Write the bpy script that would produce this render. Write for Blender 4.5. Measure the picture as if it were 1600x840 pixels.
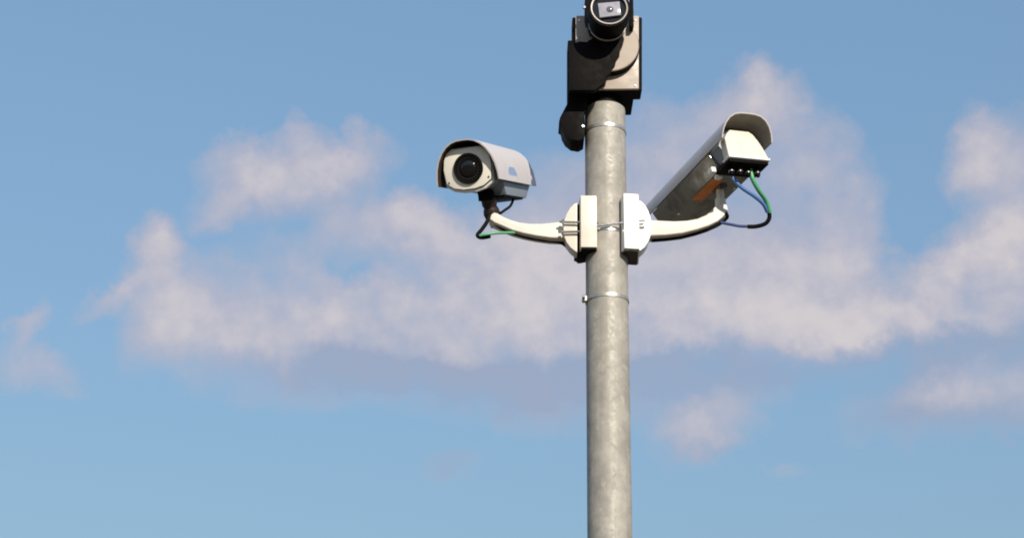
import bpy, bmesh, math, random
from mathutils import Vector, Matrix

random.seed(7)
sc = bpy.context.scene
for o in list(bpy.data.objects):
    bpy.data.objects.remove(o)
col = sc.collection

# ------------------------------------------------------------------ camera
# eye height 1.6 m, 4.4 m in front of the pole, looking up 22 degrees
CAM_LOC = (-0.2855, -4.4000, 1.6000)
CAM_ROT = ((0.9999, -0.0129, -0.0000), (-0.0048, -0.3746, -0.9272), (0.0120, 0.9271, -0.3746))
cam_d = bpy.data.cameras.new('camera')
cam = bpy.data.objects.new('camera', cam_d)
col.objects.link(cam)
cam.matrix_world = Matrix.Translation(CAM_LOC) @ Matrix(CAM_ROT).to_4x4()
cam_d.sensor_width = 36.0
cam_d.lens = 55.350
cam_d.clip_start = 0.05
cam_d.clip_end = 6000.0
sc.camera = cam

# ------------------------------------------------------------------ sun and exposure
SUN_EL, SUN_AZ = 27.0, 22.0      # degrees; azimuth turned from behind the photographer to the right
SUN_STRENGTH, SKY_STRENGTH, EXPOSURE = 3.6, 0.10, 0.5
se, sa = math.radians(SUN_EL), math.radians(SUN_AZ)
to_sun = Vector((math.cos(se) * math.sin(sa), -math.cos(se) * math.cos(sa), math.sin(se)))
sun_d = bpy.data.lights.new('sun', 'SUN')
sun_d.energy = SUN_STRENGTH
sun_d.angle = math.radians(0.5)
sun_d.color = (1.0, 0.91, 0.78)
sun = bpy.data.objects.new('sun', sun_d)
col.objects.link(sun)
sun.location = to_sun * 30
sun.rotation_euler = to_sun.to_track_quat('Z', 'Y').to_euler()
vs = sc.view_settings
vs.view_transform = 'Standard'
vs.look = 'None'
vs.gamma = 1.0
vs.use_curve_mapping = False
vs.exposure = EXPOSURE
sc.cycles.filter_width = 1.9

# ------------------------------------------------------------------ sky with clouds
# cloud banks: azimuth, elevation, half widths (degrees), tilt, weight
BANKS = [
    (-8.54, 25.88, 2.72, 0.84, 6, 0.52),
    (-10.37, 25.19, 1.80, 1.12, -0, 0.58),
    (-6.62, 25.84, 1.42, 0.93, -0, 0.45),
    (-8.47, 26.76, 0.83, 0.51, -0, 0.3),
    (-9.68, 24.37, 2.68, 0.98, 18, 0.5),
    (-11.34, 23.50, 1.14, 0.56, 30, 0.3),
    (-13.90, 22.34, 1.01, 0.84, -0, 0.72),
    (-13.58, 21.17, 1.45, 1.28, -0, 0.55),
    (-13.09, 19.27, 1.78, 1.54, -0, 0.62),
    (-15.09, 20.33, 1.99, 0.47, 42, 0.38),
    (-11.52, 20.31, 1.74, 1.40, -0, 0.3),
    (-11.15, 21.49, 1.25, 0.93, -0, 0.22),
    (-18.14, 18.88, 0.94, 0.42, 55, 0.42),
    (-17.47, 17.28, 1.34, 0.65, -10, 0.36),
    (-18.42, 17.62, 1.47, 0.93, -0, 0.16),
    (-10.31, 20.17, 1.99, 1.16, -0, 0.3),
    (-9.97, 19.05, 3.20, 1.16, -0, 0.38),
    (-8.98, 21.88, 1.76, 1.16, -0, 0.3),
    (-6.49, 23.65, 1.53, 1.16, -0, 0.52),
    (-7.52, 22.20, 1.51, 1.16, -0, 0.26),
    (-4.09, 23.76, 1.78, 0.93, -20, 0.52),
    (-2.54, 22.88, 2.78, 1.05, -10, 0.5),
    (-4.96, 20.94, 2.74, 1.05, 5, 0.36),
    (-7.37, 19.89, 2.72, 1.40, 5, 0.55),
    (-2.72, 20.78, 4.23, 1.51, -0, 0.62),
    (1.26, 21.54, 3.76, 2.21, -0, 0.8),
    (2.01, 24.34, 1.79, 1.75, -0, 0.4),
    (-5.84, 18.81, 3.94, 1.16, -0, 0.46),
    (-0.94, 18.73, 5.41, 1.40, -0, 0.46),
    (-0.43, 17.58, 6.35, 1.28, -0, 0.26),
    (-9.15, 17.72, 4.89, 1.28, -0, 0.2),
    (-6.00, 21.70, 0.90, 0.51, -0, -0.3),
    (-9.98, 22.04, 1.01, 0.51, -0, -0.12),
    (5.23, 25.92, 2.33, 2.10, -0, 0.52),
    (8.12, 27.77, 2.11, 1.07, 10, 0.48),
    (10.42, 27.64, 1.71, 0.98, -15, 0.4),
    (6.58, 24.26, 3.32, 2.56, -0, 0.52),
    (10.94, 25.90, 2.59, 1.86, -30, 0.46),
    (13.05, 24.15, 1.53, 1.86, -0, 0.46),
    (13.04, 20.96, 1.50, 1.40, -0, 0.3),
    (7.73, 21.45, 4.50, 2.21, -0, 0.72),
    (11.16, 21.53, 2.75, 1.86, -0, 0.5),
    (5.22, 20.12, 4.22, 1.16, -0, 0.46),
    (9.85, 19.98, 5.20, 0.79, -0, 0.48),
    (10.28, 19.05, 5.91, 1.05, -0, 0.24),
    (13.90, 19.76, 3.22, 0.79, 5, 0.46),
    (14.67, 20.61, 1.49, 0.93, -0, 0.28),
    (5.90, 18.03, 4.90, 1.07, -0, 0.28),
    (14.13, 21.11, 0.85, 0.79, -0, -0.16),
    (14.68, 23.34, 0.76, 0.93, -0, -0.12),
    (18.21, 25.14, 1.29, 0.98, 40, 0.42),
    (19.45, 24.66, 2.05, 1.86, -0, 0.55),
    (18.18, 21.78, 2.51, 1.07, 12, 0.78),
    (19.36, 21.10, 3.25, 1.86, -0, 0.66),
    (15.88, 20.97, 1.75, 0.93, 20, 0.34),
    (16.46, 19.80, 3.47, 0.79, 10, 0.5),
    (18.85, 18.70, 3.69, 0.93, -0, 0.42),
    (6.69, 16.29, 1.50, 0.89, -0, 0.55),
    (8.01, 16.60, 2.19, 1.16, 30, 0.4),
    (9.26, 17.82, 1.22, 0.93, -0, 0.32),
    (15.75, 17.20, 1.22, 1.16, -0, 0.68),
    (17.52, 16.81, 2.19, 1.28, -0, 0.36),
    (15.19, 16.07, 3.15, 0.89, -0, 0.24),
    (13.68, 17.06, 1.46, 0.93, -0, 0.16),
    (-2.53, 14.66, 1.20, 0.65, -0, 0.3),
    (18.67, 17.16, 2.19, 1.40, -0, 0.3),
    (10.26, 14.60, 0.96, 0.37, -0, 0.16),
]
# the grey undersides of the banks
BASES = [
    (-0.43, 17.81, 8.07, 1.16, -0, 1.2),
    (6.39, 18.37, 5.64, 0.84, -0, 1.2),
    (15.64, 18.40, 6.38, 0.79, 8, 1.2),
    (17.42, 15.81, 3.63, 0.93, -0, 0.9),
    (14.10, 16.58, 1.70, 1.16, -0, 0.8),
    (-2.53, 14.66, 1.93, 1.16, -0, 0.9),
    (-5.79, 17.89, 4.89, 0.84, -0, 0.8),
    (7.49, 15.47, 3.38, 0.70, -0, 0.6),
    (7.05, 23.32, 2.28, 1.40, -0, 0.4),
    (2.52, 24.10, 2.04, 1.16, -0, 0.35),
    (10.54, 23.40, 1.52, 1.40, -0, 0.3),
    (-8.64, 23.98, 3.06, 0.58, 18, 0.3),
]
world = bpy.data.worlds.new('World')
sc.world = world
world.use_nodes = True
world.cycles.sampling_method = 'MANUAL'
world.cycles.sample_map_resolution = 256
wt = world.node_tree
wt.nodes.clear()
class NT:
    """tiny helper for building node trees"""
    def __init__(s, tree): s.t = tree
    def n(s, kind, **kw):
        nd = s.t.nodes.new(kind)
        for k, v in kw.items(): setattr(nd, k, v)
        return nd
    def put(s, sock, v):
        if isinstance(v, bpy.types.NodeSocket): s.t.links.new(v, sock)
        elif v is not None: sock.default_value = v
    def m(s, op, a, b=None, c=None, clamp=False):
        nd = s.n('ShaderNodeMath', operation=op, use_clamp=clamp)
        for i, v in enumerate((a, b, c)): s.put(nd.inputs[i], v)
        return nd.outputs[0]
    def v(s, op, a, b=None, out=0):
        nd = s.n('ShaderNodeVectorMath', operation=op)
        s.put(nd.inputs[0], a); s.put(nd.inputs[1], b)
        return nd.outputs[out]
    def noise(s, vec, scale, detail=8.0, rough=0.5, lac=2.0, dist=0.0, col=False):
        nd = s.n('ShaderNodeTexNoise')
        s.put(nd.inputs['Vector'], vec)
        for k, v in (('Scale', scale), ('Detail', detail), ('Roughness', rough), ('Lacunarity', lac), ('Distortion', dist)):
            s.put(nd.inputs[k], v)
        return nd.outputs['Color' if col else 'Fac']
    def ramp(s, x, a, b, c=0.0, d=1.0, kind='SMOOTHSTEP'):
        nd = s.n('ShaderNodeMapRange', interpolation_type=kind)
        for i, v in enumerate((x, a, b, c, d)): s.put(nd.inputs[i], v)
        return nd.outputs[0]
    def mix(s, f, a, b, blend='MIX'):
        nd = s.n('ShaderNodeMix', data_type='RGBA', blend_type=blend)
        s.put(nd.inputs[0], f); s.put(nd.inputs[6], a); s.put(nd.inputs[7], b)
        return nd.outputs[2]
W = NT(wt)
tc = W.n('ShaderNodeTexCoord').outputs['Generated']
d3 = W.v('NORMALIZE', tc)
sep = W.n('ShaderNodeSeparateXYZ'); wt.links.new(d3, sep.inputs[0])
deg = 180.0 / math.pi
az = W.m('MULTIPLY', W.m('ARCTAN2', sep.outputs[0], sep.outputs[1]), deg)
el = W.m('MULTIPLY', W.m('ARCSINE', sep.outputs[2]), deg)
cmb = W.n('ShaderNodeCombineXYZ'); W.put(cmb.inputs[0], az); W.put(cmb.inputs[1], el)
sky_pos = cmb.outputs[0]
# wind-torn edges: push the lookup position about by noise
w1 = W.v('SCALE', W.v('SUBTRACT', W.noise(d3, 9.0, 3.0, 0.5, col=True), (0.5, 0.5, 0.5)), None)
w1.node.inputs['Scale'].default_value = 2.4
w2 = W.v('SCALE', W.v('SUBTRACT', W.noise(d3, 34.0, 6.0, 0.62, col=True), (0.5, 0.5, 0.5)), None)
w2.node.inputs['Scale'].default_value = 2.3
warped = W.v('ADD', W.v('ADD', sky_pos, w1), w2)
SPREAD = 1.6
NOISE_SHIFT = (1.7, 9.0, 4.0)
def banks(rows):
    tot = None
    for (a, e, ra, re_, rot, wgt) in rows:
        mp = W.n('ShaderNodeMapping', vector_type='TEXTURE')
        W.put(mp.inputs['Vector'], warped)
        mp.inputs['Location'].default_value = (a, e, 0)
        mp.inputs['Rotation'].default_value = (0, 0, math.radians(rot))
        mp.inputs['Scale'].default_value = (ra * SPREAD, re_ * SPREAD, 1e6)
        r = W.v('LENGTH', mp.outputs[0], out=1)
        f = W.ramp(r, 1.0, 0.0, 0.0, wgt)
        tot = f if tot is None else W.m('ADD', tot, f)
    return tot
field = banks(BANKS)
bases = banks(BASES)
n_big = W.noise(W.v('ADD', d3, NOISE_SHIFT), 16.0, 6.0, 0.5)
n_mid = W.noise(W.v('ADD', d3, NOISE_SHIFT), 36.0, 7.0, 0.55)
# the rest of the sky carries scattered banks of the same kind
away = W.ramp(W.v('LENGTH', W.v('DIVIDE', W.v('SUBTRACT', sky_pos, (0.0, 22.0, 0.0)), (26.0, 15.0, 1.0)), out=1), 0.85, 1.5)
scatter = W.m('MULTIPLY', W.ramp(W.noise(W.v('MULTIPLY', d3, (1.0, 1.0, 2.0)), 3.2, 8.0, 0.55), 0.46, 0.68, 0.0, 1.1), away)
rag = W.m('ADD', 1.0, W.m('ADD', W.m('MULTIPLY', W.m('SUBTRACT', n_big, 0.5), 2.3), W.m('MULTIPLY', W.m('SUBTRACT', n_mid, 0.5), 1.5)))
thick = W.m('MULTIPLY', W.m('ADD', W.m('MULTIPLY', field, 1.12), scatter), W.m('MAXIMUM', rag, 0.0))
thick = W.m('MAXIMUM', W.m('SUBTRACT', thick, 0.05), 0.0)
alpha = W.m('MULTIPLY', W.m('SUBTRACT', 1.0, W.m('EXPONENT', W.m('MULTIPLY', thick, -2.1))), 0.91)
relief = W.m('SUBTRACT', n_mid, W.noise(W.v('ADD', d3, (NOISE_SHIFT[0] + 0.004, NOISE_SHIFT[1], NOISE_SHIFT[2] + 0.007)), 36.0, 4.0, 0.55))   # sunward side of each billow
lit = W.ramp(W.m('ADD', thick, W.m('MULTIPLY', relief, 1.0)), 0.1, 1.9)
shade = W.m('MULTIPLY', W.m('MINIMUM', bases, 1.0), 0.9, clamp=True)
c_thin = (0.360, 0.332, 0.388, 1)
c_lit = (0.490, 0.446, 0.445, 1)
c_base = (0.245, 0.262, 0.355, 1)
cloud_col = W.mix(shade, W.mix(lit, c_thin, c_lit), c_base)
SKY_TINT = (1.21, 1.70, 2.30)
sky = W.n('ShaderNodeTexSky', sky_type='NISHITA')
sky.sun_disc = False
sky.sun_elevation = se
sky.sun_rotation = math.pi - sa
sky.altitude = 100.0
sky.air_density = 2.0
sky.dust_density = 3.0
sky.ozone_density = 4.0
bg_sky = W.n('ShaderNodeBackground'); gm = W.n('ShaderNodeGamma'); W.put(gm.inputs[0], sky.outputs[0]); gm.inputs[1].default_value = 0.45   # film-like shoulder over the whole sky
W.put(bg_sky.inputs[0], W.v('MULTIPLY', gm.outputs[0], SKY_TINT)); bg_sky.inputs[1].default_value = SKY_STRENGTH
bg_cl = W.n('ShaderNodeBackground'); W.put(bg_cl.inputs[0], cloud_col); bg_cl.inputs[1].default_value = 1.0
mixs = W.n('ShaderNodeMixShader')
W.put(mixs.inputs[0], alpha); W.put(mixs.inputs[1], bg_sky.outputs[0]); W.put(mixs.inputs[2], bg_cl.outputs[0])
wo = W.n('ShaderNodeOutputWorld')
wt.links.new(mixs.outputs[0], wo.inputs[0])

# ------------------------------------------------------------------ materials
MATS = {}
def mat(name, base, rough=0.5, metal=0.0, spec=0.5, grime=None, grime_amt=0.0, scale=30.0, bump=0.0, bump_scale=200.0, rough_var=0.1, coat=0.0):
    m = bpy.data.materials.new(name); m.use_nodes = True
    T = NT(m.node_tree)
    bs = m.node_tree.nodes['Principled BSDF']
    co = T.n('ShaderNodeTexCoord').outputs['Object']
    n = T.noise(co, scale, 6.0, 0.6)
    c = (*base, 1)
    if grime:
        f = T.m('MULTIPLY', T.ramp(n, 0.42, 0.72), grime_amt)
        T.put(bs.inputs['Base Color'], T.mix(f, c, (*grime, 1)))
    else:
        bs.inputs['Base Color'].default_value = c
    T.put(bs.inputs['Roughness'], T.ramp(n, 0.3, 0.7, max(0.02, rough - rough_var), min(1, rough + rough_var)))
    bs.inputs['Metallic'].default_value = metal
    bs.inputs['Specular IOR Level'].default_value = spec
    bs.inputs['Coat Weight'].default_value = coat
    if bump:
        bp = T.n('ShaderNodeBump'); bp.inputs['Strength'].default_value = bump; bp.inputs['Distance'].default_value = 0.002
        T.put(bp.inputs['Height'], T.noise(co, bump_scale, 4.0, 0.6)); T.put(bs.inputs['Normal'], bp.outputs[0])
    MATS[name] = m
    return m
mat('cream_paint', (0.68, 0.62, 0.54), 0.42, grime=(0.52, 0.45, 0.36), grime_amt=0.35, scale=18, bump=0.08, bump_scale=350)
mat('plate_paint', (0.88, 0.83, 0.73), 0.45, grime=(0.70, 0.62, 0.51), grime_amt=0.25, scale=16, bump=0.06, bump_scale=350)
mat('white_paint', (0.82, 0.80, 0.77), 0.40, grime=(0.60, 0.54, 0.46), grime_amt=0.25, scale=16, bump=0.08, bump_scale=350)
mat('hood_paint', (0.56, 0.52, 0.52), 0.38, grime=(0.45, 0.40, 0.36), grime_amt=0.4, scale=12, bump=0.05, bump_scale=300)
mat('tan_paint', (0.34, 0.275, 0.222), 0.45, grime=(0.36, 0.29, 0.23), grime_amt=0.35, scale=20, bump=0.1, bump_scale=300)
mat('black_plastic', (0.004, 0.0032, 0.0032), 0.6, spec=0.06, grime=(0.012, 0.009, 0.008), grime_amt=0.3, scale=40, bump=0.1)
mat('dark_hood_shade', (0.045, 0.034, 0.028), 0.6, spec=0.2, grime=(0.09, 0.07, 0.055), grime_amt=0.5, scale=20)  # dark colour stands in for the shade inside the left hood
mat('grey_hood_shade', (0.27, 0.245, 0.21), 0.6, spec=0.2, grime=(0.19, 0.16, 0.13), grime_amt=0.5, scale=12)  # grey colour stands in for the shade inside the right hood
mat('rubber', (0.007, 0.006, 0.006), 0.65, spec=0.08)
mat('brown_joint', (0.022, 0.014, 0.012), 0.5, spec=0.3, grime=(0.10, 0.06, 0.04), grime_amt=0.5, scale=50)
mat('steel', (0.62, 0.62, 0.62), 0.28, metal=1.0, grime=(0.40, 0.38, 0.35), grime_amt=0.5, scale=40)
mat('band_steel', (0.50, 0.47, 0.43), 0.38, metal=0.75, grime=(0.30, 0.27, 0.23), grime_amt=0.6, scale=60)
mat('under_steel', (0.29, 0.28, 0.25), 0.26, metal=0.7, grime=(0.10, 0.085, 0.07), grime_amt=0.8, scale=14)
mat('grey_body', (0.21, 0.245, 0.29), 0.4, grime=(0.22, 0.24, 0.26), grime_amt=0.4, scale=14)
mat('lens_glass', (0.004, 0.004, 0.005), 0.06, spec=0.5, coat=0.3, rough_var=0.03)
mat('led', (0.035, 0.03, 0.028), 0.2, spec=0.6)
mat('silver_ring', (0.46, 0.41, 0.36), 0.45)
mat('window_glass', (0.34, 0.33, 0.37), 0.08, spec=0.7, rough_var=0.03, grime=(0.2, 0.2, 0.23), grime_amt=0.5, scale=50)
mat('inner_glass', (0.12, 0.12, 0.14), 0.1, spec=0.6, rough_var=0.03)
mat('orange_label', (0.72, 0.23, 0.04), 0.45, grime=(0.40, 0.12, 0.03), grime_amt=0.4, scale=40)
mat('blue_print', (0.24, 0.31, 0.50), 0.45)
mat('blue_cable', (0.07, 0.17, 0.42), 0.4)
mat('dark_blue_cable', (0.03, 0.06, 0.17), 0.45)
mat('green_cable', (0.09, 0.34, 0.16), 0.4)

def pole_material():
    m = bpy.data.materials.new('galvanised_steel'); m.use_nodes = True
    T = NT(m.node_tree); bs = m.node_tree.nodes['Principled BSDF']
    co = T.n('ShaderNodeTexCoord').outputs['Object']
    vo = T.n('ShaderNodeTexVoronoi', feature='F1'); vo.inputs['Scale'].default_value = 85.0
    T.put(vo.inputs['Vector'], T.v('ADD', co, T.v('MULTIPLY', T.noise(co, 60, 3, 0.6, col=True), (0.02, 0.02, 0.02))))
    sp = T.n('ShaderNodeSeparateColor'); T.put(sp.inputs[0], vo.outputs['Color'])
    big = T.noise(co, 16.0, 6.0, 0.6)
    patch = T.noise(T.v('MULTIPLY', co, (1, 1, 0.7)), 34.0, 5.0, 0.65)
    streak = T.noise(T.v('MULTIPLY', co, (45, 45, 1.3)), 1.0, 5.0, 0.6)
    c = T.mix(T.ramp(big, 0.35, 0.68), (0.385, 0.360, 0.315, 1), (0.280, 0.262, 0.230, 1))
    c = T.mix(T.m('MULTIPLY', T.ramp(patch, 0.55, 0.68), 0.55), c, (0.50, 0.455, 0.395, 1))
    c = T.mix(T.m('MULTIPLY', T.ramp(sp.outputs[0], 0.0, 1.0), 0.20), c, (0.20, 0.187, 0.165, 1))
    c = T.mix(T.m('MULTIPLY', T.ramp(streak, 0.5, 0.72), 0.35), c, (0.22, 0.185, 0.145, 1))
    T.put(bs.inputs['Base Color'], c)
    bs.inputs['Metallic'].default_value = 0.12
    T.put(bs.inputs['Roughness'], T.ramp(sp.outputs[1], 0, 1, 0.52, 0.68))
    bp = T.n('ShaderNodeBump'); bp.inputs['Strength'].default_value = 0.035; bp.inputs['Distance'].default_value = 0.002
    T.put(bp.inputs['Height'], T.m('ADD', patch, sp.outputs[2])); T.put(bs.inputs['Normal'], bp.outputs[0])
    MATS['galvanised'] = m
pole_material()

def ground_material():
    m = bpy.data.materials.new('gravel_ground'); m.use_nodes = True
    T = NT(m.node_tree); bs = m.node_tree.nodes['Principled BSDF']
    co = T.n('ShaderNodeTexCoord').outputs['Object']
    c = T.mix(T.noise(co, 0.6, 6.0, 0.6), (0.10, 0.088, 0.066, 1), (0.15, 0.13, 0.10, 1))
    c = T.mix(T.ramp(T.noise(co, 90.0, 3.0, 0.6), 0.5, 0.75), c, (0.20, 0.18, 0.15, 1))
    T.put(bs.inputs['Base Color'], c); bs.inputs['Roughness'].default_value = 0.95
    bs.inputs['Specular IOR Level'].default_value = 0.05
    bp = T.n('ShaderNodeBump'); bp.inputs['Strength'].default_value = 0.4; bp.inputs['Distance'].default_value = 0.01
    T.put(bp.inputs['Height'], T.noise(co, 120.0, 3.0, 0.6)); T.put(bs.inputs['Normal'], bp.outputs[0])
    MATS['gravel_ground'] = m
ground_material()

# ------------------------------------------------------------------ mesh helpers
def finish(bm, name, material, parent=None, smooth=True, angle=32):
    bmesh.ops.recalc_face_normals(bm, faces=bm.faces)
    me = bpy.data.meshes.new(name)
    bm.to_mesh(me); bm.free()
    me.materials.append(MATS[material])
    if smooth:
        for p in me.polygons: p.use_smooth = True
        me.set_sharp_from_angle(angle=math.radians(angle))
    o = bpy.data.objects.new(name, me)
    col.objects.link(o)
    o.parent = parent
    return o
def bevel(bm, w, seg=2, lim=30):
    if w <= 0: return
    ed = [e for e in bm.edges if len(e.link_faces) == 2 and e.calc_face_angle(0) > math.radians(lim)]
    bmesh.ops.bevel(bm, geom=ed, offset=w, segments=seg, profile=0.6, affect='EDGES', clamp_overlap=True)
def prism(bm, outline, lo, hi, axis='y', bev=0.0, shift=(0, 0), seg=2):
    """extrude a closed outline; axis y: outline in (x,z), axis z: outline in (x,y), axis x: outline in (y,z)"""
    b = bmesh.new()
    def P(a, c, t):
        return {'y': (a, t, c), 'z': (a, c, t), 'x': (t, a, c)}[axis]
    v0 = [b.verts.new(P(a, c, lo)) for a, c in outline]
    v1 = [b.verts.new(P(a + shift[0], c + shift[1], hi)) for a, c in outline]
    n = len(outline)
    b.faces.new(v0); b.faces.new(v1[::-1])
    for i in range(n): b.faces.new((v0[i], v1[i], v1[(i + 1) % n], v0[(i + 1) % n]))
    bmesh.ops.recalc_face_normals(b, faces=b.faces)
    bevel(b, bev, seg)
    join(bm, b)
def join(bm, b):
    me = bpy.data.meshes.new('tmp'); b.to_mesh(me); b.free()
    bm.from_mesh(me); bpy.data.meshes.remove(me)
def box(bm, x0, x1, y0, y1, z0, z1, bev=0.0):
    prism(bm, [(x0, z0), (x1, z0), (x1, z1), (x0, z1)], y0, y1, 'y', bev)
def lathe(bm, prof, origin, axis, seg=48, close=False):
    """prof: (radius, distance along axis) pairs"""
    ax = Vector(axis).normalized(); o = Vector(origin)
    u = ax.orthogonal().normalized(); w = ax.cross(u)
    rings = []
    for r, t in prof:
        if r < 1e-6: rings.append([bm.verts.new(o + ax * t)])
        else: rings.append([bm.verts.new(o + ax * t + (u * math.cos(2 * math.pi * k / seg) + w * math.sin(2 * math.pi * k / seg)) * r) for k in range(seg)])
    pairs = list(zip(rings, rings[1:])) + ([(rings[-1], rings[0])] if close else [])
    for A, B in pairs:
        for k in range(seg):
            k2 = (k + 1) % seg
            if len(A) == 1 and len(B) == 1: continue
            if len(A) == 1: bm.faces.new((A[0], B[k], B[k2]))
            elif len(B) == 1: bm.faces.new((A[k], A[k2], B[0]))
            else: bm.faces.new((A[k], A[k2], B[k2], B[k]))
def rod(bm, a, b, r, seg=16):
    a, b = Vector(a), Vector(b); L = (b - a).length; c = min(r * 0.2, 0.001)
    lathe(bm, [(0, 0), (r - c, 0), (r, c), (r, L - c), (r - c, L), (0, L)], a, b - a, seg)
def spline(pts, n=10):
    P = [Vector(p) for p in pts]; P = [P[0] * 2 - P[1]] + P + [P[-1] * 2 - P[-2]]
    out = []
    for i in range(1, len(P) - 2):
        for k in range(n):
            t = k / n; a, b, c, d = P[i - 1], P[i], P[i + 1], P[i + 2]
            out.append(0.5 * (2 * b + (c - a) * t + (2 * a - 5 * b + 4 * c - d) * t * t + (3 * b - a - 3 * c + d) * t ** 3))
    out.append(P[-2]); return out
def tube(bm, pts, r, seg=12, n=10):
    S = spline(pts, n); up = None; rings = []
    for i, p in enumerate(S):
        t = (S[min(i + 1, len(S) - 1)] - S[max(i - 1, 0)]).normalized()
        if up is None: up = t.orthogonal().normalized()
        up = (up - t * up.dot(t)).normalized(); w = t.cross(up)
        rings.append([bm.verts.new(p + (up * math.cos(2 * math.pi * k / seg) + w * math.sin(2 * math.pi * k / seg)) * r) for k in range(seg)])
    for A, B in zip(rings, rings[1:]):
        for k in range(seg): bm.faces.new((A[k], A[(k + 1) % seg], B[(k + 1) % seg], B[k]))
    bm.faces.new(rings[0]); bm.faces.new(rings[-1][::-1])
def make(name, material, parent, fn, *a, angle=32, **k):
    bm = bmesh.new(); fn(bm, *a, **k)
    return finish(bm, name, material, parent, angle=angle)
def thing(name, label, cat, loc=(0, 0, 0), group=None):
    o = bpy.data.objects.new(name, None); col.objects.link(o)
    o.empty_display_size = 0.1
    o.location = loc; o['label'] = label; o['category'] = cat
    if group: o['group'] = group
    return o
def adopt(root):
    """parts were modelled in world space: keep them there under a root that stands at the thing's base"""
    for ch in [o for o in bpy.data.objects if o.parent == root]:
        ch.matrix_parent_inverse = Matrix.Translation(root.location).inverted()

# ------------------------------------------------------------------ ground
gb = bmesh.new()
bmesh.ops.create_grid(gb, x_segments=4, y_segments=4, size=2500)
ground = finish(gb, 'ground', 'gravel_ground', smooth=False)
ground['kind'] = 'structure'

# ------------------------------------------------------------------ pole
PR = 0.0635
TOP = 3.923
pole = thing('steel_pole', 'tall mottled galvanised steel pole carrying the three cameras', 'pole')
make('shaft', 'galvanised', pole, lambda bm: lathe(bm, [(0, 0.012), (PR, 0.012)] + [(PR, 0.012 + (TOP - 0.018) * k / 20) for k in range(1, 21)] + [(PR - 0.006, TOP), (0, TOP)], (0, 0, 0), (0, 0, 1), 96))
def base_plate(bm):
    box(bm, -0.15, 0.15, -0.15, 0.15, 0.001, 0.016, 0.003)
make('base_plate', 'galvanised', pole, base_plate)
for bx, by in ((-.115, -.115), (.115, -.115), (-.115, .115), (.115, .115)):
    make('anchor_bolt', 'steel', pole, lambda bm: (lathe(bm, [(0, .016), (.016, .016), (.016, .028), (0, .028)], (bx, by, 0), (0, 0, 1), 6), rod(bm, (bx, by, .016), (bx, by, .045), .008)))
def band(z, with_screw):
    b = make('band_clamp', 'band_steel', pole, lambda bm: lathe(bm, [(PR + .0003, z - .006), (PR + .0022, z - .0052), (PR + .0027, z), (PR + .0022, z + .0052), (PR + .0003, z + .006)], (0, 0, 0), (0, 0, 1), 96, close=True))
    if with_screw:
        make('screw_housing', 'band_steel', b, lambda bm: box(bm, -.0745, -.0625, -.03, -.012, z - .009, z + .007, .002))
        make('clamp_screw', 'under_steel', b, lambda bm: rod(bm, (-.0715, -.05, z - .001), (-.0715, -.002, z - .001), .005))
band(3.838, False)
band(3.276, True)

# ------------------------------------------------------------------ side brackets with arms
def arc_pts(a0, a1, r, n=8):
    return [(r * math.cos(math.radians(a0 + (a1 - a0) * k / n)), r * math.sin(math.radians(a0 + (a1 - a0) * k / n))) for k in range(n + 1)]
RC = PR + .0015
# left bracket
bl = thing('camera_bracket', 'cream wall-arm bracket left of the pole, holding the camera that faces the viewer', 'bracket', (0, 0, 3.35), 'camera arms clamped to the pole')
FL = [(-0.0817, 3.5887), (-0.0334, 3.5894), (-0.0348, 3.4196), (-0.0824, 3.4148)]
def clamp_left(bm):
    x0, x1 = FL[0][0], FL[1][0]
    plan = [(x0, -.078), (x1, -.078)] + [p for p in arc_pts(242, 150, RC)] + [(x0 - .008, .050)]
    prism(bm, plan, FL[2][1], FL[0][1], 'z', .0025)
make('clamp_block', 'cream_paint', bl, clamp_left)
def shade_left(bm):
    x0, x1 = FL[0][0], FL[1][0]
    plan = [(x0 + .004, -.073), (x1 - .003, -.073)] + [p for p in arc_pts(240, 152, RC + .0005)] + [(x0 - .004, .045)]
    prism(bm, plan, FL[2][1] - .004, FL[2][1] + .010, 'z')
make('underside_shade', 'rubber', bl, shade_left)  # dark inset added under the block to paint its shaded underside
make('flange', 'cream_paint', bl, prism, [(-0.0907, 3.5725), (-0.1004, 3.5681), (-0.1120, 3.5552), (-0.1236, 3.5339), (-0.1314, 3.5085), (-0.1333, 3.4833), (-0.1314, 3.4624), (-0.1237, 3.4417), (-0.1123, 3.4252), (-0.1008, 3.4150), (-0.0913, 3.4089)], -.062, -.010, 'y', .003)
make('gasket', 'black_plastic', bl, prism, [(-0.0975, 3.5738), (-0.0742, 3.5784), (-0.0750, 3.4059), (-0.0980, 3.4139)], -.040, .020, 'y', .001)
make('arm', 'cream_paint', bl, prism, [(-0.1252, 3.5160), (-0.1599, 3.5113), (-0.1985, 3.5065), (-0.2332, 3.5060), (-0.2642, 3.5098), (-0.2913, 3.5179), (-0.3146, 3.5281), (-0.3302, 3.5384), (-0.3419, 3.5425), (-0.3572, 3.5296), (-0.3570, 3.5190), (-0.3414, 3.5087), (-0.3142, 3.4965), (-0.2870, 3.4842), (-0.2522, 3.4742), (-0.2137, 3.4664), (-0.1714, 3.4607), (-0.1214, 3.4593)], -.050, .004, 'y', .006, seg=3)
for a, b in (((-0.1452, -0.0720, 3.5029), (-0.0280, -0.0720, 3.5014)), ((-0.1490, -0.0720, 3.4694), (-0.0762, -0.0720, 3.4725))):
    make('threaded_rod', 'under_steel', bl, rod, a, b, .0033)
make('rod_nut', 'steel', bl, lambda bm: lathe(bm, [(0, 0), (.008, 0), (.008, .007), (0, .007)], (-0.1375, -0.0720, 3.5028), (1, 0, 0), 6))
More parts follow.
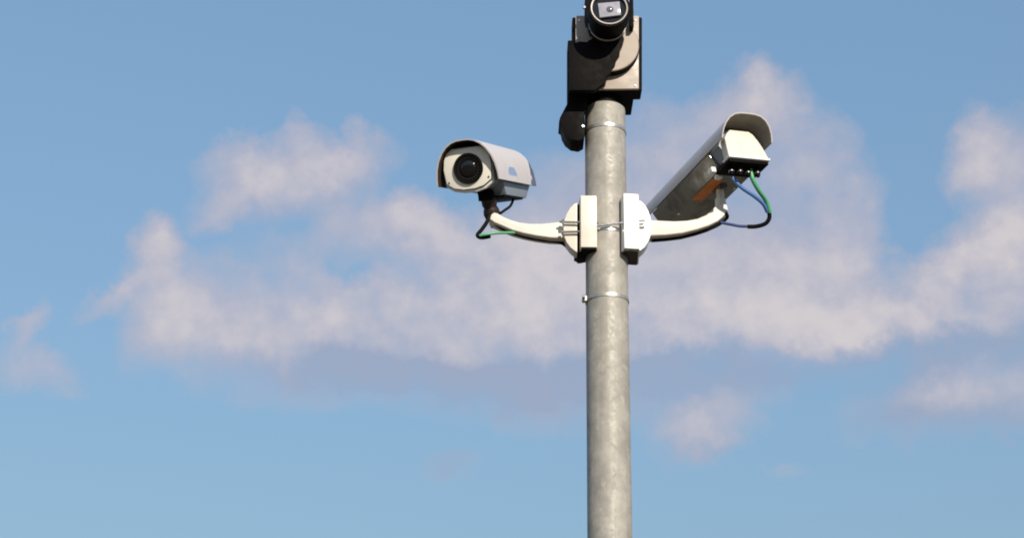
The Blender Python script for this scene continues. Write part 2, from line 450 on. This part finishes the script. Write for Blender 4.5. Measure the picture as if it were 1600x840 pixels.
make('rod_nut', 'steel', bl, lambda bm: lathe(bm, [(0, 0), (.008, 0), (.008, .007), (0, .007)], (-0.1394, -0.0720, 3.4699), (1, 0, 0), 6))
adopt(bl)
# right bracket
br = thing('camera_bracket', 'wall-arm bracket right of the pole, clamp coloured whiter for its stronger sunlight, under the camera turned away', 'bracket', (0, 0, 3.35), 'camera arms clamped to the pole')
FR = [(0.0476, 3.5950), (0.0939, 3.5957), (0.0907, 3.4155), (0.0450, 3.4149)]
def clamp_right(bm):
    x0, x1 = FR[0][0], FR[1][0]
    plan = [(x1, -.078), (x1 + .006, .045)] + [p for p in arc_pts(35, -52, RC)] + [(x0 - .004, -.060), (x0, -.084)]
    prism(bm, plan, FR[2][1], FR[0][1], 'z', .0025)
make('clamp_block', 'white_paint', br, clamp_right)  # block and flange whiter than the left ones: stronger sunlight put into the colour
def shade_right(bm):
    x0, x1 = FR[0][0], FR[1][0]
    plan = [(x1 - .004, -.072), (x1 + .001, .040)] + [p for p in arc_pts(33, -50, RC + .0005)] + [(x0, -.060), (x0 + .003, -.077)]
    prism(bm, plan, FR[2][1] - .004, FR[2][1] + .010, 'z')
make('underside_shade', 'brown_joint', br, shade_right)  # brown inset added below, the underside's shade put into its colour
make('flange', 'white_paint', br, prism, [(0.0914, 3.5836), (0.1030, 3.5795), (0.1143, 3.5669), (0.1236, 3.5480), (0.1308, 3.5227), (0.1322, 3.4954), (0.1297, 3.4703), (0.1216, 3.4472), (0.1097, 3.4283), (0.0980, 3.4178), (0.0884, 3.4156)], -.062, -.005, 'y', .003)
make('swivel_post', 'cream_paint', br, lambda bm: lathe(bm, [(0, 0), (.017, 0), (.017, .030), (.012, .034), (.012, .062), (0, .062)], (0.3475, -0.0260, 3.5737), (0, -.05, 1), 24))
make('arm', 'cream_paint', br, prism, [(0.1222, 3.5237), (0.1608, 3.5221), (0.2033, 3.5206), (0.2420, 3.5233), (0.2732, 3.5300), (0.3007, 3.5431), (0.3167, 3.5582), (0.3289, 3.5732), (0.3447, 3.5820), (0.3640, 3.5780), (0.3671, 3.5589), (0.3588, 3.5439), (0.3348, 3.5225), (0.3072, 3.5073), (0.2720, 3.4942), (0.2254, 3.4810), (0.1751, 3.4740), (0.1212, 3.4711)], -.050, .004, 'y', .006, seg=3)
for a, b in (((-0.0378, -0.0740, 3.4899), (0.1122, -0.0740, 3.5109)), ((0.0876, -0.0660, 3.4920), (0.1106, -0.0660, 3.4934))):
    make('threaded_rod', 'steel', br, rod, a, b, .0033)
make('tension_strap', 'steel', br, lambda bm: lathe(bm, [(PR + .0005, 3.483), (PR + .0022, 3.483), (PR + .0022, 3.491), (PR + .0005, 3.491)], (0, 0, 0), (0, 0, 1), 96, close=True))
adopt(br)

# ------------------------------------------------------------------ camera housings
def frame(o, back, up=(0, 0, 1), roll=0.0):
    B = Vector(back).normalized(); Rr = B.cross(Vector(up)).normalized(); Uu = Rr.cross(B)
    M = Matrix((Rr, B, Uu)).transposed()
    o.rotation_euler = (M @ Matrix.Rotation(math.radians(roll), 3, 'Y')).to_euler()
HOOD = [(-.100, -.047), (-.0985, -.025), (-.094, .002), (-.085, .027), (-.072, .049), (-.056, .066), (-.038, .077), (-.020, .082), (0, .083)]
HOOD_FULL = HOOD + [(-x, z) for x, z in HOOD[-2::-1]]
HOOD_SHORT = [(-.1005, -.002), (-.1000, .010), (-.0965, .028), (-.088, .048), (-.073, .066), (-.052, .078), (-.028, .0825), (0, .083)]
HOOD_SHORT = HOOD_SHORT + [(-x, z) for x, z in HOOD_SHORT[-2::-1]]
def shade_skin(bm, y0, y1, s0, s1, prof):  # thin inner skin that carries the painted shade under a hood
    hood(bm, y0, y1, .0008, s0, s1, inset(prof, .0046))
def inset(prof, d):
    out = []
    for i, p in enumerate(prof):
        a = Vector(prof[max(i - 1, 0)]); b = Vector(prof[min(i + 1, len(prof) - 1)])
        t = (b - a).normalized(); out.append((p[0] + t.y * d, p[1] - t.x * d))
    return out
def hood(bm, y0, y1, th=.004, s0=0.0, s1=0.0, prof=None):
    HOOD = prof or HOOD_FULL
    inner = inset(HOOD, th)
    rows = []
    for y in (y0, y0 + .08, (y0 + y1) / 2, y1 - .09, y1):
        def yy(z, y=y):
            k = (.083 - z) / .13
            return y + (s0 * k if y < y0 + .02 else 0) - (s1 * k if y > y1 - .02 else 0)
        rows.append([bm.verts.new((x, yy(z), z)) for x, z in HOOD] + [bm.verts.new((x, yy(z), z)) for x, z in reversed(inner)])
    n = len(rows[0])
    for A, B in zip(rows, rows[1:]):
        for k in range(n): bm.faces.new((A[k], A[(k + 1) % n], B[(k + 1) % n], B[k]))
    h = n // 2
    for Rw in (rows[0], rows[-1]):
        for k in range(h - 1): bm.faces.new((Rw[k], Rw[k + 1], Rw[n - 2 - k], Rw[n - 1 - k]))
BODY = [(-.074, -.046), (-.050, -.062), (-.020, -.069), (.020, -.069), (.050, -.062), (.074, -.046), (.080, .000), (.076, .030), (.066, .050), (.048, .062), (-.048, .062), (-.066, .050), (-.076, .030), (-.080, .000)]
def scaled(prof, s, dz=0): return [(x * s, z * s + dz) for x, z in prof]

# ---- left camera, looking towards the viewer
cl = thing('security_camera', 'grey-hooded box camera with round black lens facing the viewer, left of the pole', 'camera', (-0.4185, -0.1200, 3.6556), 'box cameras on the side arms')
frame(cl, (0.2949, 0.8866, 0.3562), roll=0.0)
L = .355
lh = make('sun_hood', 'hood_paint', cl, hood, -.044, L + .01, s0=.018)
make('hood_shade', 'dark_hood_shade', lh, shade_skin, -.0415, L, .018, 0, HOOD_FULL)  # added skin, darkens the hood's inside as shade would
make('housing', 'grey_body', cl, prism, BODY, .006, L - .03, 'y', .003)
make('lower_housing', 'grey_body', cl, lambda bm: prism(bm, [(.05, -.040), (L - .01, -.040), (L - .07, -.088), (.075, -.088)], -.005, .086, 'x', .003))
make('bottom_cover', 'black_plastic', cl, lambda bm: prism(bm, [(.06, -.0885), (L - .085, -.0885), (L - .10, -.094), (.07, -.094)], .000, .082, 'x', .002))
make('rear_cap', 'black_plastic', cl, prism, scaled(BODY, .97), L - .028, L - .002, 'y', .004)
fp = make('front_bezel', 'white_paint', cl, prism, [(x * 1.0, z - .006) if z < -.03 else (x, z) for x, z in BODY], -.010, .0045, 'y', .003)
make('gasket', 'rubber', cl, prism, scaled(BODY, .965), -.0125, -.0095, 'y')
fp = make('front_plate', 'plate_paint', cl, prism, scaled(BODY, .945), -.017, -.0115, 'y', .0015)
lx, lz, LR = .003, -.004, .0465
bz = make('lens_ring', 'rubber', cl, lambda bm: lathe(bm, [(LR - .009, .006), (LR - .002, .0075), (LR, .004), (LR, -.001), (LR - .011, -.001)], (lx, -.017, lz), (0, -1, 0), 64, close=True))
def leds(bm):
    for k in range(24):
        a = 2 * math.pi * k / 24
        c = Vector((lx + math.cos(a) * (LR - .0135), -.0195, lz + math.sin(a) * (LR - .0135)))
        lathe(bm, [(0, .0028), (.0012, .0026), (.0022, .0014), (.0026, 0), (.0026, -.0015), (0, -.0015)], c, (0, -1, 0), 10)
make('led_ring', 'led', bz, leds)
make('lens_backing', 'rubber', bz, lambda bm: lathe(bm, [(0, 0), (LR - .0085, 0), (LR - .0085, .002), (0, .002)], (lx, -.0172, lz), (0, -1, 0), 48))
make('lens_glass', 'lens_glass', bz, lambda bm: lathe(bm, [(0, .007), (.008, .0066), (.016, .0054), (.022, .0035), (.024, .002), (.024, 0), (0, 0)], (lx, -.0190, lz), (0, -1, 0), 48))
for sx, sz in ((-.062, -.040), (.064, -.036)):
    make('screw', 'steel', cl, lambda bm: lathe(bm, [(0, .002), (.003, .0018), (.0036, .0004), (.0036, -.001), (0, -.001)], (sx, -.017, sz), (0, -1, 0), 12))
# printed mark on the hood's side: two soft blue patches, one over the other
def side_mark(bm, y0, y1, t0, t1):
    # lies on the right flank of the hood, 0.8 mm proud
    P0, P1 = Vector((.100, -.047)), Vector((.094, .002))
    def on(y, t):
        p = P0.lerp(P1, t); n = Vector((P1.y - P0.y, P0.x - P1.x)).normalized()
        q = p + n * .0012
        return (q.x, y, q.y)
    b = bmesh.new()
    w = (y1 - y0)
    pts = [(y0, t0), (y1, t0), (y1, t0 + (t1 - t0) * .45), (y1 - w * .2, t1), (y0 + w * .25, t1), (y0, t0 + (t1 - t0) * .5)]
    vs_ = [b.verts.new(on(y, t)) for y, t in pts]
    b.faces.new(vs_)
    r = bmesh.ops.extrude_face_region(b, geom=b.faces[:])
    for v in r['geom']:
        if isinstance(v, bmesh.types.BMVert): v.co.x -= .0018
    join(bm, b)
make('printed_mark', 'blue_print', cl, side_mark, .080, .165, .38, .92)
# ball joint below, in the camera's own frame
make('mount_plate', 'black_plastic', cl, lambda bm: box(bm, .004, .048, .045, .105, -.100, -.0690, .002))
jt = make('ball_joint', 'brown_joint', cl, lambda bm: lathe(bm, [(0, 0), (.023, 0), (.0235, .020), (.020, .028), (.024, .038), (.0255, .048), (.023, .060), (.015, .070), (.013, .092), (0, .092)], (.028, .070, -.092), (.05, .30, -1), 28))

# ---- right camera, turned away from the viewer
crb = thing('security_camera', 'steel-bellied box camera turned away, orange label underneath, right of the pole', 'camera', (0.2216, 0.2596, 3.6625), 'box cameras on the side arms')
frame(crb, (0.3798, -0.9170, 0.1219), roll=6.5)
crb.scale = (.88, .88, .88)
LR2 = .52
rh = make('sun_hood', 'hood_paint', crb, hood, -.02, LR2 + .085, s1=.060, prof=HOOD_SHORT)
make('hood_shade', 'grey_hood_shade', rh, shade_skin, -.01, LR2 + .0825, 0, .060, HOOD_SHORT)  # added skin, greys the overhang's inside as shade would
make('housing', 'grey_body', crb, prism, [(-.062, -.050), (.062, -.050), (.088, -.004), (.072, .030), (.056, .054), (.036, .062), (-.036, .062), (-.056, .054), (-.072, .030), (-.088, -.004)], .055, LR2, 'y', .003)
bp_ = make('belly_plate', 'under_steel', crb, lambda bm: prism(bm, [(.098, -.006), (.066, -.064), (-.070, -.064), (-.098, -.006), (-.094, -.004), (-.064, -.0505), (.063, -.0505), (.094, -.004)], .045, LR2 - .055, 'y', .002))
make('rear_cap', 'cream_paint', crb, prism, [(.078, -.058), (-.082, -.058), (-.078, -.046), (-.066, -.012), (-.054, .012), (-.040, .034), (-.026, .044), (.050, .044), (.064, .030), (.078, .010)], LR2 - .004, LR2 + .030, 'y', .004, seg=3)
make('rear_lip', 'white_paint', crb, lambda bm: box(bm, -.084, .080, LR2 - .01, LR2 + .034, -.067, -.0585, .002))
make('gland_plate', 'black_plastic', crb, lambda bm: box(bm, -.080, .076, LR2 - .069, LR2 + .024, -.078, -.0672, .002))
for sx, sy in ((.056, .15), (-.060, .12), (.056, LR2 - .10), (-.056, LR2 - .17), (-.03, LR2 - .11)):
    make('screw', 'steel', crb, lambda bm: lathe(bm, [(0, .004), (.005, .0036), (.0065, .001), (.0065, -.002), (0, -.002)], (sx, sy, -.064), (0, 0, -1), 14))
make('warning_label', 'orange_label', crb, lambda bm: box(bm, .016, .060, LR2 - .265, LR2 - .118, -.0656, -.0646))
make('hinge_latch', 'white_paint', crb, lambda bm: box(bm, .078, .098, LR2 - .085, LR2 - .055, -.075, -.055, .004))
make('hinge_latch', 'white_paint', crb, lambda bm: box(bm, .044, .066, LR2 - .098, LR2 - .072, -.082, -.066, .004))
GL = [(.050, LR2 - .015), (.018, LR2 - .012), (-.016, LR2 - .015), (-.052, LR2 - .012)]
for gx, gy in GL:
    g = make('cable_gland', 'black_plastic', crb, lambda bm: (lathe(bm, [(0, 0), (.011, 0), (.011, .012), (.009, .013), (.009, .024), (.006, .030), (0, .030)], (gx, gy, -.078), (0, 0, -1), 8)))
    make('gland_nut', 'under_steel', g, lambda bm: lathe(bm, [(.0092, .014), (.0105, .0145), (.0105, .018), (.0092, .0185)], (gx, gy, -.078), (0, 0, -1), 12, close=True))
make('foot_bracket', 'under_steel', crb, lambda bm: box(bm, -.020, .014, LR2 - .20, LR2 - .15, -.080, -.0642, .003))

# ------------------------------------------------------------------ camera on the pole top
tcam = thing('pan_tilt_camera', 'black and tan pan-tilt camera with silver-ringed lens on the pole top', 'camera', (0, 0, TOP))
make('neck', 'black_plastic', tcam, lambda bm: lathe(bm, [(0, .0006), (.056, .0006), (.056, .045), (0, .045)], (0, 0, TOP), (0, 0, 1), 48))
make('base', 'black_plastic', tcam, prism, [(-0.0815, 4.0031), (0.0904, 4.0056), (0.0894, 3.9491), (-0.0818, 3.9466)], -.070, .090, 'y', .003)
make('rear_cover', 'black_plastic', tcam, prism, [(-0.1050, 4.2100), (0.1163, 4.2133), (0.1113, 3.9517), (-0.1056, 3.9463)], -.074, -.010, 'y', .004)
plate = make('face_plate', 'tan_paint', tcam, prism, [(-0.0953, 4.2088), (0.1053, 4.2118), (0.1005, 3.9506), (-0.0961, 3.9455)], -.086, -.0745, 'y', .003)
for pt in ((0.0924, -0.0860, 4.1940), (-0.0835, -0.0860, 4.1914), (0.0883, -0.0860, 3.9607)):
    make('plate_screw', 'steel', plate, lambda bm: lathe(bm, [(0, .0022), (.003, .002), (.004, .0005), (.004, -.001), (0, -.001)], pt, (0, -1, 0), 12))
dc = (0.0083, -0.0865, 4.0863)
make('turret', 'black_plastic', tcam, lambda bm: lathe(bm, [(0, 0), (.094, 0), (.094, .026), (0, .026)], dc, (0, -1, 0), 72))
make('turret_face', 'tan_paint', tcam, lambda bm: lathe(bm, [(0, .0265), (.0925, .0265), (.0925, .030), (.090, .032), (0, .032)], dc, (0, -1, 0), 72))
make('barrel_shade', 'black_plastic', tcam, prism, [(-0.1179, 4.0769), (-0.1000, 4.0794), (-0.0841, 4.0842), (-0.0643, 4.0822), (-0.0363, 4.1031), (-0.0163, 4.1171), (0.0475, 4.1181), (0.0531, 4.0954), (0.0468, 4.0725), (0.0407, 4.0588), (0.0384, 4.0407), (0.0283, 4.0248), (0.0242, 4.0067), (0.0141, 3.9953), (0.0100, 3.9751), (-0.0040, 3.9615), (-0.0101, 3.9391), (-0.0259, 3.9256), (-0.0378, 3.9143), (-0.1181, 3.9131)], -.140, -.1195, 'y', .0015)  # black piece added for the barrel's cast shadow, outline follows the shadow edge
make('side_box', 'black_plastic', tcam, prism, [(-0.1193, 4.1284), (-0.0850, 4.1289), (-0.0699, 3.9311), (-0.0665, 3.8200), (-0.0687, 3.7848), (-0.0844, 3.7758), (-0.1080, 3.7798), (-0.1257, 3.7949), (-0.1355, 3.8146), (-0.1394, 3.8344), (-0.1473, 3.8387), (-0.1434, 3.8564), (-0.1196, 3.9080)], -.070, .010, 'y', .003)
make('side_screw', 'steel', tcam, lambda bm: lathe(bm, [(0, .006), (.0045, .005), (.006, 0), (0, 0)], (-0.0724, -0.0700, 3.8243), (.3, -1, 0), 6))
# lens barrel, pointing out over the viewer and a little down
bc = Vector((0.0010, -0.2450, 4.1400)); bax = Vector((0, 1, .02)).normalized()
br_ = make('lens_barrel', 'black_plastic', tcam, lambda bm: lathe(bm, [(.056, .010), (.057, 0), (.063, 0), (.065, .003), (.065, .045), (.061, .049), (.061, .072), (.057, .077), (.057, .118), (0, .118), (0, .012), (.056, .012)], bc, bax, 64))
make('front_ring', 'silver_ring', br_, lambda bm: lathe(bm, [(.0520, .004), (.0525, -.002), (.0565, -.003), (.0575, .002), (.0575, .006), (.0520, .006)], bc, bax, 64, close=True))
make('rear_ring', 'silver_ring', br_, lambda bm: lathe(bm, [(.0565, .094), (.0590, .0945), (.0590, .101), (.0565, .1015)], bc, bax, 64, close=True))
make('lens_glass', 'lens_glass', br_, lambda bm: lathe(bm, [(0, .010), (.052, .010), (.052, .012), (0, .012)], bc, bax, 48))
wn = make('sensor_window', 'window_glass', br_, prism, [(-0.0338, 4.1572), (0.0328, 4.1649), (0.0361, 4.1176), (-0.0284, 4.1076)], -.2440, -.2365, 'y', .001)
make('inner_lens', 'inner_glass', wn, lambda bm: lathe(bm, [(0, .004), (.006, .0032), (.011, 0), (0, 0)], (0.0030, -0.2440, 4.1361), (0, -1, 0), 32))
for xs in ([(-0.0676, 4.2425), (-0.0515, 4.2428), (-0.0464, 4.1137), (-0.0524, 4.1137), (-0.0680, 4.1730)], [(0.0730, 4.2446), (0.0830, 4.2448), (0.0832, 4.1340), (0.0712, 4.1338)]):
    make('side_bracket', 'black_plastic', tcam, prism, xs, -.150, -.100, 'y', .002)
make('bracket_screw', 'steel', tcam, lambda bm: lathe(bm, [(0, .008), (.005, .007), (.0065, .002), (.0065, 0), (0, 0)], (-0.0681, -0.1450, 4.2023), (-1, -.25, 0), 6))
adopt(tcam)

# ------------------------------------------------------------------ cables
def cable(name, material, label, pts, r, n=10, loc=None):
    t = make(name, material, None, tube, pts, r, 12, n)
    t['label'] = label; t['category'] = 'cable'
    return t
cable('cable', 'rubber', 'thick black cable strapped along the underside of the left arm',
      [(-0.3613, -0.0300, 3.5363), (-0.3416, -0.0280, 3.5163), (-0.3142, -0.0260, 3.4985), (-0.2869, -0.0240, 3.4871), (-0.2403, -0.0220, 3.4738), (-0.1899, -0.0200, 3.4659), (-0.1473, -0.0180, 3.4621), (-0.1240, -0.0160, 3.4507), (-0.1064, -0.0120, 3.4316), (-0.0887, -0.0040, 3.4185)], .0062)
cable('cable', 'rubber', 'black cable looping below the joint of the camera facing the viewer',
      [(-0.3553, -0.0550, 3.5337), (-0.3624, -0.0600, 3.5061), (-0.3773, -0.0620, 3.4799), (-0.3904, -0.0620, 3.4609), (-0.3788, -0.0600, 3.4535), (-0.3521, -0.0550, 3.4602)], .0060)
cable('cable', 'green_cable', 'thin green cable hanging under the left arm',
      [(-0.3844, -0.0700, 3.4554), (-0.3634, -0.0720, 3.4590), (-0.3348, -0.0660, 3.4662), (-0.3061, -0.0520, 3.4737), (-0.2792, -0.0400, 3.4792)], .0042)
cable('cable', 'rubber', 'short black cable from the left camera housing to its arm',
      [(-0.2825, 0.0600, 3.6470), (-0.2862, 0.0550, 3.6272), (-0.2939, 0.0400, 3.6029), (-0.3095, 0.0200, 3.5807), (-0.3228, -0.0200, 3.5519)], .0042)
cable('cable', 'blue_cable', 'blue cable hanging from the camera that is turned away',
      [(0.3684, -0.1400, 3.6488), (0.3729, -0.1400, 3.6192), (0.4001, -0.1300, 3.5948), (0.4367, -0.1100, 3.5792), (0.4659, -0.0900, 3.5634), (0.4816, -0.0700, 3.5452)], .0058)
cable('cable', 'green_cable', 'green cable looping from the right-hand camera down to its arm',
      [(0.4242, -0.1400, 3.6538), (0.4304, -0.1400, 3.6200), (0.4512, -0.1200, 3.5917), (0.4759, -0.0900, 3.5720), (0.4892, -0.0700, 3.5432)], .0068)
cable('cable', 'rubber', 'dark cable running along the underside of the right arm',
      [(0.1352, -0.0200, 3.4673), (0.1777, -0.0220, 3.4713), (0.2281, -0.0240, 3.4796), (0.2747, -0.0260, 3.4920), (0.3137, -0.0280, 3.5065), (0.3411, -0.0300, 3.5208), (0.3646, -0.0340, 3.5405), (0.3605, -0.0530, 3.5469)], .0050)
cable('cable', 'rubber', 'black sleeve of the cable loop hanging right of the right arm',
      [(0.4857, -0.0700, 3.5516), (0.4879, -0.0620, 3.5299), (0.4766, -0.0550, 3.5138), (0.4503, -0.0480, 3.5071), (0.4237, -0.0450, 3.5069)], .0064)
cable('cable', 'dark_blue_cable', 'dark blue cable end entering the right arm from the loop',
      [(0.4276, -0.0450, 3.5080), (0.4011, -0.0420, 3.5100), (0.3745, -0.0400, 3.5158), (0.3443, -0.0360, 3.5235)], .0045)
